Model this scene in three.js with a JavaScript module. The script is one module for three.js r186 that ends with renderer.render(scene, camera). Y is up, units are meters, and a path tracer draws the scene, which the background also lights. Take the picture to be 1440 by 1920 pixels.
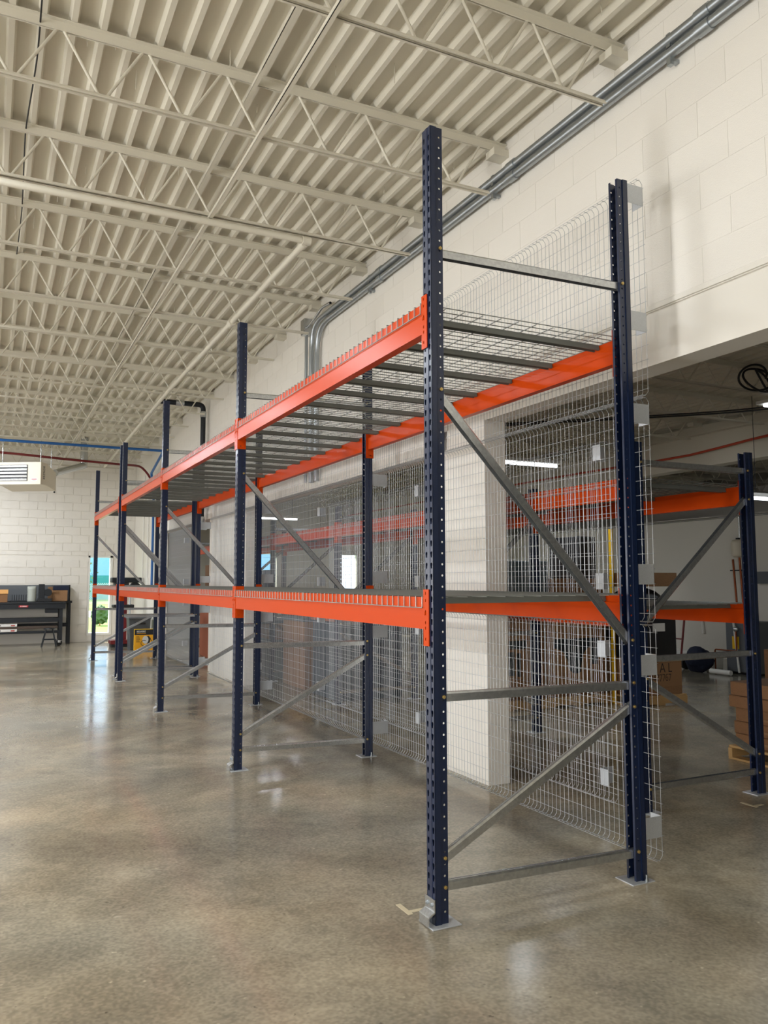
import * as THREE from 'three';
import { mergeGeometries } from 'three/addons/utils/BufferGeometryUtils.js';
import { RoundedBoxGeometry } from 'three/addons/geometries/RoundedBoxGeometry.js';
import { RectAreaLightUniformsLib } from 'three/addons/lights/RectAreaLightUniformsLib.js';

// ------------------------------------------------------------------ camera, sky, sun, large lights, exposure
const scene = new THREE.Scene();
const camera = new THREE.PerspectiveCamera(64.996, 1440 / 1920, 0.05, 200);
camera.position.set(-1.801, 1.5044, 3.173);
camera.rotation.set(0.0857, -0.4555, -0.0023, 'YXZ');
const renderer = new THREE.WebGLRenderer({ antialias: true });
renderer.toneMapping = THREE.LinearToneMapping;
renderer.toneMappingExposure = 0.785;
renderer.shadowMap.enabled = true;
RectAreaLightUniformsLib.init();

scene.background = new THREE.Color().setRGB(0.7, 0.85, 1.0);
scene.backgroundIntensity = 4.5;
const sun = new THREE.DirectionalLight(new THREE.Color().setRGB(1, 0.94, 0.82), 20);
sun.position.set(-9, 20, -44); sun.target.position.set(1, 0, -24);
sun.castShadow = true; sun.shadow.mapSize.set(2048, 2048);
Object.assign(sun.shadow.camera, { left: -25, right: 25, top: 25, bottom: -25, near: 1, far: 90 });
scene.add(sun, sun.target);

// room numbers (metres): long block wall, far wall, roofs
const WX = 1.558, WT = 0.19, FZ = -18.4, BZ = 8, LX = -9, CY = 4.75, RX = 16, CY2 = 3.88;

function areaLight(pos, look, w, h, rgb, power) {
  const l = new THREE.RectAreaLight(new THREE.Color().setRGB(...rgb), power, w, h);
  l.position.set(...pos); l.lookAt(...look); scene.add(l); return l;
}
const DAY = [0.95, 0.97, 1.0], COOL = [0.86, 0.93, 1.0];
// light of the unseen left panes, the farthest added to brighten the far wall (each sits in front of its window pane, built below)
const LEFT_LIGHT_PANES = [[0.35, 0.9, 2.1, 1.1, 80], [-5.2, 2.4, 2.2, 1.6, 8], [-10.5, 2.4, 2.2, 1.6, 6], [-15.4, 2.4, 2.2, 1.6, 6], [5, 2.4, 2.2, 1.6, 8]];
for (const [z, w, h, y, p] of LEFT_LIGHT_PANES) areaLight([LX + 0.06, y, z], [0, y, z], w, h, DAY, p);
// frontal fill light at an added, unseen roller door behind the camera
areaLight([-4.5, 1.75, BZ - 0.06], [-4.5, 1.75, 0], 3.6, 3.2, DAY, 3.5);

// ------------------------------------------------------------------ random, noise, textures
let seed = 20240611;
function rnd() { seed = (seed * 1664525 + 1013904223) >>> 0; return seed / 4294967296; }
function lattice(n) { const a = new Float32Array(n * n); for (let i = 0; i < n * n; i++) a[i] = rnd(); return { n, a }; }
function vnoise(L, u, v) { // u, v in 0..1, periodic
  const n = L.n, x = u * n, y = v * n, x0 = Math.floor(x), y0 = Math.floor(y);
  let fx = x - x0, fy = y - y0; fx = fx * fx * (3 - 2 * fx); fy = fy * fy * (3 - 2 * fy);
  const a = L.a, xa = ((x0 % n) + n) % n, xb = (xa + 1) % n, ya = (((y0 % n) + n) % n) * n, yb = ((((y0 + 1) % n) + n) % n) * n;
  return (a[ya + xa] * (1 - fx) + a[ya + xb] * fx) * (1 - fy) + (a[yb + xa] * (1 - fx) + a[yb + xb] * fx) * fy;
}
function dataTex(n, fn, srgb) {
  const d = new Uint8Array(n * n * 4);
  for (let j = 0; j < n; j++) for (let i = 0; i < n; i++) {
    const c = fn((i + 0.5) / n, (j + 0.5) / n), k = (j * n + i) * 4;
    d[k] = c[0]; d[k + 1] = c[1]; d[k + 2] = c[2]; d[k + 3] = 255;
  }
  const t = new THREE.DataTexture(d, n, n); t.wrapS = t.wrapT = THREE.RepeatWrapping; t.magFilter = THREE.LinearFilter;
  t.minFilter = THREE.LinearMipmapLinearFilter; t.generateMipmaps = true;
  if (srgb) t.colorSpace = THREE.SRGBColorSpace; t.needsUpdate = true; return t;
}
const clamp = (x, a = 0, b = 255) => Math.max(a, Math.min(b, x));
const fl = [5, 11, 23, 47, 97, 211, 480].map(lattice), warp = lattice(9), fine = lattice(1024);
function fbm(u, v, from, to) { let s = 0, a = 1, t = 0; for (let k = from; k < to; k++) { s += a * vnoise(fl[k], u, v); t += a; a *= 0.62; } return s / t; }
// polished concrete: brown-grey with mottles, pale and dark aggregate, scuffs (10 m tile)
const spots = []; for (let i = 0; i < 46; i++) spots.push([rnd(), rnd(), 0.0012 + rnd() * 0.0026, rnd() < 0.62 ? 1 : -1, 0.3 + rnd() * 0.5]);
const cuts = []; for (let i = 0; i < 26; i++) cuts.push([rnd(), rnd(), rnd() * 6.28, 0.004 + rnd() * 0.03, rnd() < 0.6 ? 1 : -1]);
const floorMap = dataTex(2048, (u, v) => {
  const w = vnoise(warp, u, v) * 0.09, a = fbm(u + w, v - w, 0, 5) - 0.5, b = fbm(v + 0.3, u + 0.1 + w, 2, 7) - 0.5, c = fbm(u * 1 + 0.5, v + 0.7, 1, 4) - 0.5;
  let s = 1 + 0.56 * a + 0.5 * b; const g = vnoise(fine, u, v) + vnoise(fl[6], u, v) * 0.25;
  if (g > 1.08) s += (g - 1.08) * 3.4; if (g < 0.17) s -= (0.17 - g) * 3.6;
  s += (vnoise(fine, u * 1 + 0.37, v + 0.61) - 0.5) * 0.2;
  let r = 150 * s, gg = 141 * s, bb = 122 * s; r += 14 * c; bb -= 14 * c;
  for (const p of spots) { const dx = u - p[0], dy = (v - p[1]) * 1.7, d = Math.hypot(dx, dy); if (d < p[2]) { const k = 26 * p[3] * p[4]; r += k; gg += k; bb += k; } }
  return [clamp(r), clamp(gg), clamp(bb)];
}, true);
const floorRough = dataTex(1024, (u, v) => { const a = fbm(u, v, 1, 6), k = clamp(255 * (0.13 + 0.2 * (a - 0.25)), 10, 255); return [k, k, k]; });
const noiseTex = dataTex(256, (u, v) => { const k = 255 * (0.55 * vnoise(fl[6], u, v) + 0.45 * vnoise(fl[4], u, v)); return [k, k, k]; });
const spangle = dataTex(256, (u, v) => { const k = 224 + 26 * vnoise(fl[4], u, v) - 18 * vnoise(fl[6], v, u); return [clamp(k), clamp(k), clamp(k + 2)]; }, true);
const card = dataTex(256, (u, v) => { const k = 0.9 + 0.14 * vnoise(fl[4], u, v) + 0.05 * vnoise(fl[6], u, v) - 0.05; return [clamp(152 * k), clamp(114 * k), clamp(78 * k)]; }, true);
const grassTex = dataTex(256, (u, v) => { const k = 0.6 + 0.7 * vnoise(fl[6], u, v) * (0.6 + 0.5 * vnoise(fl[2], u, v)); return [clamp(118 * k), clamp(150 * k), clamp(46 * k)]; }, true);

// ------------------------------------------------------------------ materials
const std = (o) => new THREE.MeshStandardMaterial(o), phy = (o) => new THREE.MeshPhysicalMaterial(o), C = (h) => new THREE.Color(h);
const M = {
  floor: phy({ map: floorMap, roughnessMap: floorRough, roughness: 1, metalness: 0, ior: 1.5 }),
  block: std({ color: C('#e4dfd5'), roughness: 0.55, bumpMap: noiseTex, bumpScale: 0.0012 }),
  blockB: std({ color: C('#e2ddd3'), roughness: 0.57, bumpMap: noiseTex, bumpScale: 0.0014 }),
  mortar: std({ color: C('#e4dfd5'), roughness: 0.6 }),
  plaster: std({ color: C('#dcd7cc'), roughness: 0.7 }),
  roof: std({ color: C('#d8d2c1'), roughness: 0.55 }),
  joist: std({ color: C('#d3cdbc'), roughness: 0.5 }),
  navy: phy({ color: C('#0b1c3b'), roughness: 0.32, clearcoat: 0.4, clearcoatRoughness: 0.2 }),
  orange: phy({ color: new THREE.Color().setRGB(0.5, 0.05, 0.003), roughness: 0.28, specularIntensity: 0.18 }),
  galv: std({ map: spangle, color: C('#dcdfdf'), metalness: 0.9, roughness: 0.27 }),
  plate: std({ map: spangle, color: C('#dde1e3'), metalness: 0.35, roughness: 0.45 }),
  channel: std({ color: C('#70726c'), metalness: 0.2, roughness: 0.5 }),
  deckWire: std({ color: C('#9b9d98'), metalness: 0.6, roughness: 0.42 }),
  wire: std({ color: C('#b9bcbe'), metalness: 0.6, roughness: 0.32 }),
  zinc: std({ color: C('#c9b073'), metalness: 0.85, roughness: 0.35 }),
  steel: std({ color: C('#aab0b4'), metalness: 0.9, roughness: 0.36 }),
  blackSteel: std({ color: C('#23262a'), metalness: 0.4, roughness: 0.45 }),
  blackPlastic: std({ color: C('#17181a'), roughness: 0.5 }),
  rubber: std({ color: C('#101112'), roughness: 0.7 }),
  card: std({ map: card, roughness: 0.85 }),
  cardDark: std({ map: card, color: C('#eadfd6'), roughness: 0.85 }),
  wood: std({ color: C('#c29c66'), roughness: 0.8, bumpMap: noiseTex, bumpScale: 0.001 }),
  white: std({ color: C('#e8e6df'), roughness: 0.5 }),
  cream: std({ color: C('#ded4bf'), roughness: 0.4 }),
  tape: std({ color: C('#cdbf9f'), roughness: 0.7 }),
  blue: std({ color: C('#1f5c9c'), roughness: 0.4 }),
  red: std({ color: C('#6d1a1b'), roughness: 0.4 }),
  copper: std({ color: C('#8b4a2c'), metalness: 0.8, roughness: 0.4 }),
  yellow: std({ color: C('#e8b80c'), roughness: 0.5 }),
  grey: std({ color: C('#5b5f63'), roughness: 0.55 }),
  binGrey: std({ color: C('#484c50'), roughness: 0.5 }),
  bag: std({ color: C('#121c34'), roughness: 0.8 }),
  led: std({ color: C('#ffffff'), emissive: new THREE.Color().setRGB(0.9, 0.96, 1.0), emissiveIntensity: 6 }),
  day: std({ color: C('#ffffff'), emissive: new THREE.Color().setRGB(1.0, 0.97, 0.92), emissiveIntensity: 2.5 }),
  glass: phy({ color: C('#ffffff'), transmission: 1, thickness: 0, roughness: 0.0, ior: 1.45 }),
  grass: std({ map: grassTex, roughness: 0.9 }),
  leaf: std({ color: C('#3f5a30'), roughness: 0.8 }),
  leafB: std({ color: C('#6c8450'), roughness: 0.8 }),
  facade: std({ color: C('#7db0de'), roughness: 0.6 }),
};

// ------------------------------------------------------------------ helpers
const names = new Map();
function numbered(n) { const k = names.get(n) || 0; names.set(n, k + 1); return k ? n + '_' + String(k).padStart(3, '0') : n; }
function shade(o) { o.traverse((m) => { if (m.isMesh) { m.castShadow = true; m.receiveShadow = true; } }); return o; }
function tag(o, label, category, group, kind) { if (label) o.userData.label = label; if (category) o.userData.category = category; if (group) o.userData.group = group; if (kind) o.userData.kind = kind; return o; }
function thing(name, label, category, pos = [0, 0, 0], turn = 0, group) { const g = new THREE.Group(); g.name = numbered(name); g.position.set(...pos); g.rotation.y = turn; scene.add(g); return tag(g, label, category, group); }
function part(name, geo, mat, parent, pos, rot) { const m = new THREE.Mesh(geo, mat); m.name = name; if (pos) m.position.set(...pos); if (rot) m.rotation.set(...rot); parent.add(m); m.castShadow = m.receiveShadow = true; return m; }
function solo(name, geo, mat, label, category, pos = [0, 0, 0], turn = 0, group) { const m = new THREE.Mesh(geo, mat); m.name = numbered(name); m.position.set(...pos); m.rotation.y = turn; m.castShadow = m.receiveShadow = true; scene.add(m); return tag(m, label, category, group); }
function structure(name, geo, mat, label) { const m = new THREE.Mesh(geo, mat); m.name = numbered(name); m.castShadow = m.receiveShadow = true; scene.add(m); m.userData = { kind: 'structure', label }; return m; }
const merge = (l) => mergeGeometries(l.map((g) => (g.index ? g.toNonIndexed() : g)));
function bx(x0, x1, y0, y1, z0, z1) { return new THREE.BoxGeometry(x1 - x0, y1 - y0, z1 - z0).translate((x0 + x1) / 2, (y0 + y1) / 2, (z0 + z1) / 2); }
function rb(x0, x1, y0, y1, z0, z1, r = 0.004, s = 1) { return new RoundedBoxGeometry(x1 - x0, y1 - y0, z1 - z0, s, Math.min(r, (x1 - x0) / 2.01, (y1 - y0) / 2.01, (z1 - z0) / 2.01)).translate((x0 + x1) / 2, (y0 + y1) / 2, (z0 + z1) / 2); }
const V = (x, y, z) => new THREE.Vector3(x, y, z);
function rod(a, b, r, sides = 8, caps = true) {
  const A = V(...a), B = V(...b), d = B.clone().sub(A), L = d.length();
  const g = new THREE.CylinderGeometry(r, r, L, sides, 1, !caps);
  return g.applyQuaternion(new THREE.Quaternion().setFromUnitVectors(V(0, 1, 0), d.normalize())).translate((a[0] + b[0]) / 2, (a[1] + b[1]) / 2, (a[2] + b[2]) / 2);
}
function tube(pts, r, seg = 40, sides = 10, tension) { return new THREE.TubeGeometry(new THREE.CatmullRomCurve3(pts.map((p) => V(...p)), false, 'catmullrom', tension ?? 0.3), seg, r, sides); }
function bentPipe(pts, r, bend, sides = 12) { // straight runs joined by rounded elbows
  const path = new THREE.CurvePath(); let prev = V(...pts[0]);
  for (let i = 1; i < pts.length; i++) {
    const p = V(...pts[i]);
    if (i === pts.length - 1) { path.add(new THREE.LineCurve3(prev, p)); break; }
    const n = V(...pts[i + 1]), a = p.clone().add(V(...pts[i - 1]).sub(p).setLength(bend)), b = p.clone().add(n.sub(p).setLength(bend));
    path.add(new THREE.LineCurve3(prev, a)); path.add(new THREE.QuadraticBezierCurve3(a, p, b)); prev = b;
  }
  const gs = path.curves.map((c) => new THREE.TubeGeometry(c, c.isLineCurve3 ? 1 : 8, r, sides)); return merge(gs);
}
function extrudeZ(pts, len, bevel = 0) { // profile in (x, y), extruded towards -z from z = 0
  const g = new THREE.ExtrudeGeometry(new THREE.Shape(pts.map((p) => new THREE.Vector2(...p))), { depth: len, bevelEnabled: bevel > 0, bevelSize: bevel, bevelThickness: bevel, bevelOffset: -bevel, bevelSegments: 1 });
  return g.translate(0, 0, -len);
}
function wires(segs, t) { // thin square wires between point pairs, one geometry
  const pos = [], nor = [], idx = [];
  for (const [a, b] of segs) {
    const A = V(...a), B = V(...b), d = B.clone().sub(A).normalize(), up = Math.abs(d.y) > 0.9 ? V(1, 0, 0) : V(0, 1, 0);
    const s = d.clone().cross(up).normalize(), u = s.clone().cross(d).normalize();
    const dirs = [s, u, s.clone().negate(), u.clone().negate()], k0 = pos.length / 3;
    for (const E of [A, B]) for (const q of dirs) { pos.push(E.x + q.x * t, E.y + q.y * t, E.z + q.z * t); nor.push(q.x, q.y, q.z); }
    for (let i = 0; i < 4; i++) { const j = (i + 1) % 4; idx.push(k0 + i, k0 + 4 + i, k0 + j, k0 + j, k0 + 4 + i, k0 + 4 + j); }
  }
  const g = new THREE.BufferGeometry(); g.setAttribute('position', new THREE.Float32BufferAttribute(pos, 3)); g.setAttribute('normal', new THREE.Float32BufferAttribute(nor, 3)); g.setAttribute('uv', new THREE.Float32BufferAttribute(new Float32Array(pos.length / 3 * 2), 2)); g.setIndex(idx); return g;
}
function canvasTex(w, h, draw) { const c = document.createElement('canvas'); c.width = w; c.height = h; const x = c.getContext('2d'); draw(x, w, h); const t = new THREE.CanvasTexture(c); t.colorSpace = THREE.SRGBColorSpace; return t; }
const copyOf = (o, label, pos, turn) => { const c = o.clone(); c.name = numbered(o.name.replace(/_\d{3}$/, '')); if (pos) c.position.set(...pos); if (turn !== undefined) c.rotation.y = turn; c.userData = { ...o.userData, label }; scene.add(c); return c; };
const ORD = ['first', 'second', 'third', 'fourth', 'fifth', 'sixth', 'seventh', 'eighth', 'ninth', 'tenth', 'eleventh', 'twelfth', 'thirteenth', 'fourteenth', 'fifteenth', 'sixteenth', 'seventeenth'];

// ------------------------------------------------------------------ floor
{
  const g = new THREE.BoxGeometry(RX - LX + 0.4, 0.2, BZ - FZ + 0.4).translate((RX + LX) / 2, -0.1, (BZ + FZ) / 2), p = g.attributes.position, uv = g.attributes.uv;
  for (let i = 0; i < p.count; i++) uv.setXY(i, p.getX(i) / 10, p.getZ(i) / 10);
  structure('floor', g, M.floor, 'polished brown grey concrete slab floor with mottles and scuffs');
}

// ------------------------------------------------------------------ painted block walls
const CH = 0.2032, BL = 0.4064, CO = 0.0288; // course height, block length, course offset
const blockGeo = new Map();
function blockShape(len, h, along) { const k = len.toFixed(3) + h.toFixed(3) + along; if (!blockGeo.has(k)) blockGeo.set(k, along === 'z' ? new THREE.BoxGeometry(0.03, h - 0.006, len - 0.006) : new THREE.BoxGeometry(len - 0.012, h - 0.012, 0.03)); return blockGeo.get(k); }
// areas: [a0, a1, y0, y1] along the wall; face at coordinate f, outward normal sign s; parts where test(a) holds, the rest joined
function blocks(wall, areas, along, f, s, j0, j1, isPart) {
  const rest = [];
  for (const [a0, a1, y0, y1] of areas) for (let r = Math.floor((y0 - CO) / CH); CO + r * CH < y1 - 0.01; r++) {
    const yb = Math.max(y0, CO + r * CH), yt = Math.min(y1, CO + (r + 1) * CH); if (yt - yb < 0.02) continue;
    const ph = r % 2 ? j1 : j0;
    for (let k = Math.floor((a0 - ph) / BL); ph + k * BL < a1 - 0.01; k++) {
      const b0 = Math.max(a0, ph + k * BL), b1 = Math.min(a1, ph + (k + 1) * BL); if (b1 - b0 < 0.03) continue;
      const g = blockShape(b1 - b0, yt - yb, along), c = (b0 + b1) / 2, y = (yb + yt) / 2, d = f - s * 0.015;
      const pos = along === 'z' ? [d, y, c] : [c, y, d];
      if (isPart(c, y)) part('block', g, (r * 7 + k * 3) % 5 ? M.block : M.blockB, wall, pos);
      else rest.push(g.clone().translate(...pos));
    }
  }
  if (rest.length) { const m = part('block_field', merge(rest), M.block, wall); m.userData.kind = 'stuff'; }
}
{ // long wall with three openings: z 3.3..-1.94, -2.7..-8.3, -10.45..-15
  const X1 = WX + WT, q = 0.002, core = [];
  const solid = [[-2.7, -1.94, 0, 2.74], [-10.45, -8.3, 0, 2.58], [FZ, -15, 0, 2.58], [3.3, BZ, 0, 3.04], [FZ, -2.5, 2.58, 3.04], [FZ, BZ, 3.04, CY + 0.12]];
  for (const [z0, z1, y0, y1] of solid) core.push(bx(WX + q, X1, y0, y1, z0, z1));
  const w = structure('wall_right', merge(core), M.mortar, 'long cream painted concrete block wall with wide openings');
  const areas = [[-2.7, -1.94, 0, 2.74], [-10.45, -8.3, 0, 2.58], [FZ, -15, 0, 2.58], [FZ, -2.5, 2.58, 3.0768], [FZ, BZ, 3.0768, CY + 0.1]];
  blocks(w, areas, 'z', WX, -1, -0.025, 0.19, (z, y) => z < 0.9 && z > (y > 3.1 ? -8.6 : -8.8));
  // lintel over the nearest opening, slightly set back, with a ledge above and a steel edge below
  structure('trim_1', merge([bx(WX + 0.018, X1, 2.745, 3.05, -2.5, 3.35)]), M.plaster, 'smooth painted concrete lintel over the nearest opening');
  structure('trim_2', bx(WX - 0.012, WX + 0.05, 3.045, 3.07, -1.2, 3.35), M.plaster, 'thin painted ledge along the top of the lintel');
  structure('trim_3', bx(WX + 0.006, X1 + 0.01, 2.73, 2.745, -1.95, 3.32), M.plaster, 'painted steel angle under the lintel');
}
{ // far wall with a tall narrow window
  const q = 0.012, wx0 = 0.44, wx1 = 1.03, wy0 = 0.16, wy1 = 2.16;
  const core = [bx(LX, wx0, 0, CY + 0.12, FZ - 0.2, FZ - q), bx(wx1, WX + WT, 0, CY + 0.12, FZ - 0.2, FZ - q), bx(wx0, wx1, wy1, CY + 0.12, FZ - 0.2, FZ - q), bx(wx0, wx1, 0, wy0, FZ - 0.2, FZ - q)];
  const w = structure('wall_far', merge(core), M.mortar, 'far painted concrete block wall behind the workbench');
  blocks(w, [[LX, wx0, 0, wy1 - 0.105], [wx1, WX, 0, wy1 - 0.105], [LX, WX, wy1 - 0.105 + 0.105, CY + 0.1], [wx0, wx1, 0, wy0]], 'x', FZ, 1, 0.03, 0.23, (x) => x > -2.1);
  const win = structure('window_1', merge([bx(wx0, wx0 + 0.045, wy0, wy1, FZ - 0.15, FZ + 0.012), bx(wx1 - 0.06, wx1, wy0, wy1, FZ - 0.15, FZ + 0.012), bx(wx0, wx1, wy1 - 0.045, wy1, FZ - 0.15, FZ + 0.012), bx(wx0, wx1, wy0, wy0 + 0.06, FZ - 0.15, FZ + 0.02)]), M.white, 'tall narrow window with a white frame, lawn outside');
  part('pane', bx(wx0 + 0.04, wx1 - 0.05, wy0 + 0.05, wy1 - 0.04, FZ - 0.09, FZ - 0.087), M.glass, win);
}
{ // left wall with glazed openings, rear wall with an added glowing door panel for fill: unseen, both light the hall
  const cuts = LEFT_LIGHT_PANES.map(([z, w, h, y]) => [z - w / 2, z + w / 2, y - h / 2, y + h / 2]).sort((a, b) => a[0] - b[0]), g = []; let z0 = FZ - 0.2;
  for (const [a, b, y0, y1] of cuts) { g.push(bx(LX - 0.2, LX, 0, CY + 0.12, z0, a)); g.push(bx(LX - 0.2, LX, y1, CY + 0.12, a, b)); if (y0 > 0.05) g.push(bx(LX - 0.2, LX, 0, y0, a, b)); z0 = b; }
  g.push(bx(LX - 0.2, LX, 0, CY + 0.12, z0, BZ + 0.2));
  structure('wall_left', merge(g), M.plaster, 'painted wall with glazed openings on the left side');
  cuts.forEach(([a, b, y0, y1], i) => structure('window_' + (i + 2), bx(LX - 0.1, LX - 0.05, y0, y1, a, b), M.day, 'bright glazing set in the unseen left wall as a light source'));  // the pane nearest the far wall is added to brighten that wall
  structure('wall_back', merge([bx(LX, -6.3, 0, CY + 0.12, BZ, BZ + 0.2), bx(-2.7, RX, 0, CY + 0.12, BZ, BZ + 0.2), bx(-6.3, -2.7, 3.35, CY + 0.12, BZ, BZ + 0.2)]), M.plaster, 'painted wall behind the viewpoint');
  structure('added_door_1', bx(-6.3, -2.7, 0.02, 3.35, BZ + 0.05, BZ + 0.1), M.day, 'added glowing roller door panel, unseen source of frontal fill light');
}
{ // second room
  const a = [[4.85, 5.45, 0.9, 2.3], [7.3, 7.9, 0.25, 2.3]], g = []; let x0 = WX + WT;
  for (const [p, q, y0, y1] of a) { g.push(bx(x0, p, 0, CY, FZ - 0.2, FZ)); g.push(bx(p, q, y1, CY, FZ - 0.2, FZ)); g.push(bx(p, q, 0, y0, FZ - 0.2, FZ)); x0 = q; }
  g.push(bx(x0, RX, 0, CY, FZ - 0.2, FZ));
  structure('wall_far_side', merge(g), M.plaster, 'far wall of the second room');
  a.forEach(([p, q, y0, y1], i) => { const w = structure('window_' + (i + 8), merge([bx(p, p + 0.04, y0, y1, FZ - 0.12, FZ + 0.01), bx(q - 0.04, q, y0, y1, FZ - 0.12, FZ + 0.01), bx(p, q, y1 - 0.04, y1, FZ - 0.12, FZ + 0.01), bx(p, q, y0, y0 + 0.04, FZ - 0.12, FZ + 0.01)]), M.white, i ? 'tall narrow window at the end of the second room' : 'small window at the end of the second room'); part('pane', bx(p + 0.04, q - 0.04, y0 + 0.04, y1 - 0.04, FZ - 0.07, FZ - 0.067), M.glass, w); });
  structure('wall_partition', bx(11, 11.15, 0, 2.76, FZ, BZ), M.plaster, 'grey partition wall with pipes and tanks in the second room');
  structure('wall_side', bx(RX, RX + 0.2, 0, CY, FZ, BZ), M.plaster, 'outer side wall of the second room');
}

// ------------------------------------------------------------------ roof deck, joists, bridging
function deck(name, x0, x1, y, p0, mat, label, n0, n1) {
  const c = structure(name, bx(x0, x1, y + 0.052, y + 0.2, FZ - 0.2, BZ + 0.2), mat, label);
  const g = extrudeZ([[-0.03, 0.053], [-0.016, 0], [0.016, 0], [0.03, 0.053]], BZ - FZ, 0);
  for (let x = p0, i = 0; x > x0 + 0.05; x -= 0.1633, i++) if (x < x1 - 0.05) part('deck_rib', g, mat, c, [x, y, BZ]);
}
deck('ceiling', LX - 0.2, WX + WT, CY, 1.47, M.roof, 'beige painted ribbed metal roof deck');
{
  const c = scene.getObjectByName('ceiling'); for (let i = 0; i < 60; i++) { const x = 1.388 - 0.1633 * Math.floor(rnd() * 20), z = 0.4 - rnd() * 9, l = 0.06 + rnd() * 0.09; part('hanger_wire', rod([x, CY + 0.06, z], [x + (rnd() - 0.5) * 0.02, CY + 0.05 - l, z + (rnd() - 0.5) * 0.03], 0.0025, 4), M.joist, c); }
}
deck('ceiling_001', WX + WT, RX + 0.2, CY2, 13.5, M.roof, 'painted ribbed metal roof deck of the second room');

function makeJoist(x0, x1, y, depth, mat, label, endUp) {
  const j = thing('roof_joist', label, 'joist'), t = y - 0.001, b = y - depth;
  const chord = []; for (const s of [-1, 1]) { chord.push(bx(x0, x1, t - 0.056, t, s * 0.008 - 0.003, s * 0.008 + 0.003)); chord.push(bx(x0, x1, t - 0.005, t, s > 0 ? 0.005 : -0.036, s > 0 ? 0.036 : -0.005)); }
  part('top_chord', merge(chord), mat, j);
  const xe = x1 - 0.15, low = []; for (const s of [-1, 1]) { low.push(bx(x0, xe, b, b + 0.022, s * 0.011 - 0.002, s * 0.011 + 0.002)); low.push(bx(x0, xe, b, b + 0.004, s > 0 ? 0.009 : -0.025, s > 0 ? 0.025 : -0.009)); }
  part('bottom_chord', merge(low), mat, j);
  const pitch = 0.483, bar = rod([0, b + 0.012, 0], [pitch / 2 - 0.035, t - 0.045, 0], 0.0095, 7), barB = rod([0, b + 0.012, 0], [-pitch / 2 + 0.035, t - 0.045, 0], 0.0095, 7);
  for (let x = 1.115 + (x1 - WX); x > x0 + 0.3; x -= pitch) { part('web_bar', bar, mat, j, [x + 0.018, 0, 0]); part('web_bar', barB, mat, j, [x - 0.018, 0, 0]); }
  part('bearing_seat', bx(x1 - 0.13, x1 + 0.05, t - 0.11, t - 0.056, -0.055, 0.055), mat, j);
  return j;
}
const JZ = (k) => -0.368 - 1.247 * k;
{
  const lab = (k) => `cream painted open web roof joist, ${ORD[14 - k]} from the far block wall`;
  const j0 = makeJoist(LX, WX, CY, 0.405, M.joist, lab(14)); tag(j0, null, null, 'roof joists over the main hall'); j0.position.z = JZ(14);
  for (let k = 13; k >= -1; k--) copyOf(j0, lab(k), [0, 0, JZ(k)]);
  const lab2 = (k) => `painted open web joist of the lower second roof, ${ORD[14 - k]} from the far wall there`;
  const s0 = makeJoist(WX + WT, 7.55, CY2, 0.31, M.joist, lab2(14)); tag(s0, null, null, 'roof joists over the second room'); s0.position.z = JZ(14) + 0.02;
  for (let k = 13; k >= -1; k--) copyOf(s0, lab2(k), [0, 0, JZ(k)]);
  const lab3 = (k) => `open web joist beyond the second room girder, ${ORD[14 - k]} from the far wall`;
  const r0 = makeJoist(7.85, RX - 0.1, CY2, 0.31, M.joist, lab3(14)); tag(r0, null, null, 'roof joists beyond the girder'); r0.position.z = JZ(14) + 0.5;
  for (let k = 13; k >= 2; k--) copyOf(r0, lab3(k), [0, 0, JZ(k) + 0.5]);
  const angle = (x, y, n, lab) => solo('bridging_angle', merge([bx(x - 0.014, x + 0.014, y, y + 0.004, FZ, 2), bx(x - 0.014, x - 0.01, y, y + 0.03, FZ, 2)]), M.joist, lab, 'bridging bar');
  angle(-0.383, 4.662, 0, 'long thin bridging bar crossing under the joist top chords');
  angle(-0.355, 4.314, 0, 'long thin bridging bar crossing under the joist bottom chords');
  solo('roof_girder', merge([bx(7.56, 7.8, 3.17, 3.2, FZ, BZ), bx(7.665, 7.695, 3.2, 3.66, FZ, BZ), bx(7.56, 7.8, 3.66, 3.69, FZ, BZ), bx(7.6, 7.66, 3.69, 3.79, FZ, BZ)]), M.joist, 'deep painted steel girder carrying the joists of the second room', 'girder');
  solo('red_pipe', tube([[7.5, 3.42, 3], [7.5, 3.46, -3], [7.5, 3.42, -4.5], [7.5, 3.36, -5.6], [7.5, 3.4, -9], [7.5, 3.4, -18.2]], 0.018, 40, 8), std({ color: C('#b5432a'), roughness: 0.5 }), 'thin red pipe running along the deep steel girder', 'pipe');
}

// ------------------------------------------------------------------ services in the main hall
solo('roof_cable', tube([[-1.66, 4.74, -0.6], [-1.65, 4.7, -1.9], [-1.68, 4.72, -2.9], [-1.66, 4.71, -4.2], [-1.67, 4.74, -5.4]], 0.005, 50, 6), M.blackPlastic, 'thin black cable strung along the roof deck', 'cable');
solo('gas_pipe', merge([bentPipe([[-3.4, 4.285, -2.83], [0.44, 4.285, -2.83], [0.44, 4.285, -3.3], [0.46, 4.285, -8.6], [0.55, 4.285, -13.3], [0.62, 4.285, -17.2]], 0.027, 0.07, 12), rod([0.4, 4.285, -2.83], [0.47, 4.285, -2.83], 0.036, 12), rod([0.44, 4.285, -2.87], [0.44, 4.285, -2.95], 0.036, 12), rod([0.448, 4.285, -5.1], [0.448, 4.285, -5.2], 0.042, 12), rod([0.5, 4.285, -10.9], [0.502, 4.285, -11], 0.042, 12)]), M.joist, 'cream painted gas pipe with an elbow below the joists', 'pipe');
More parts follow.
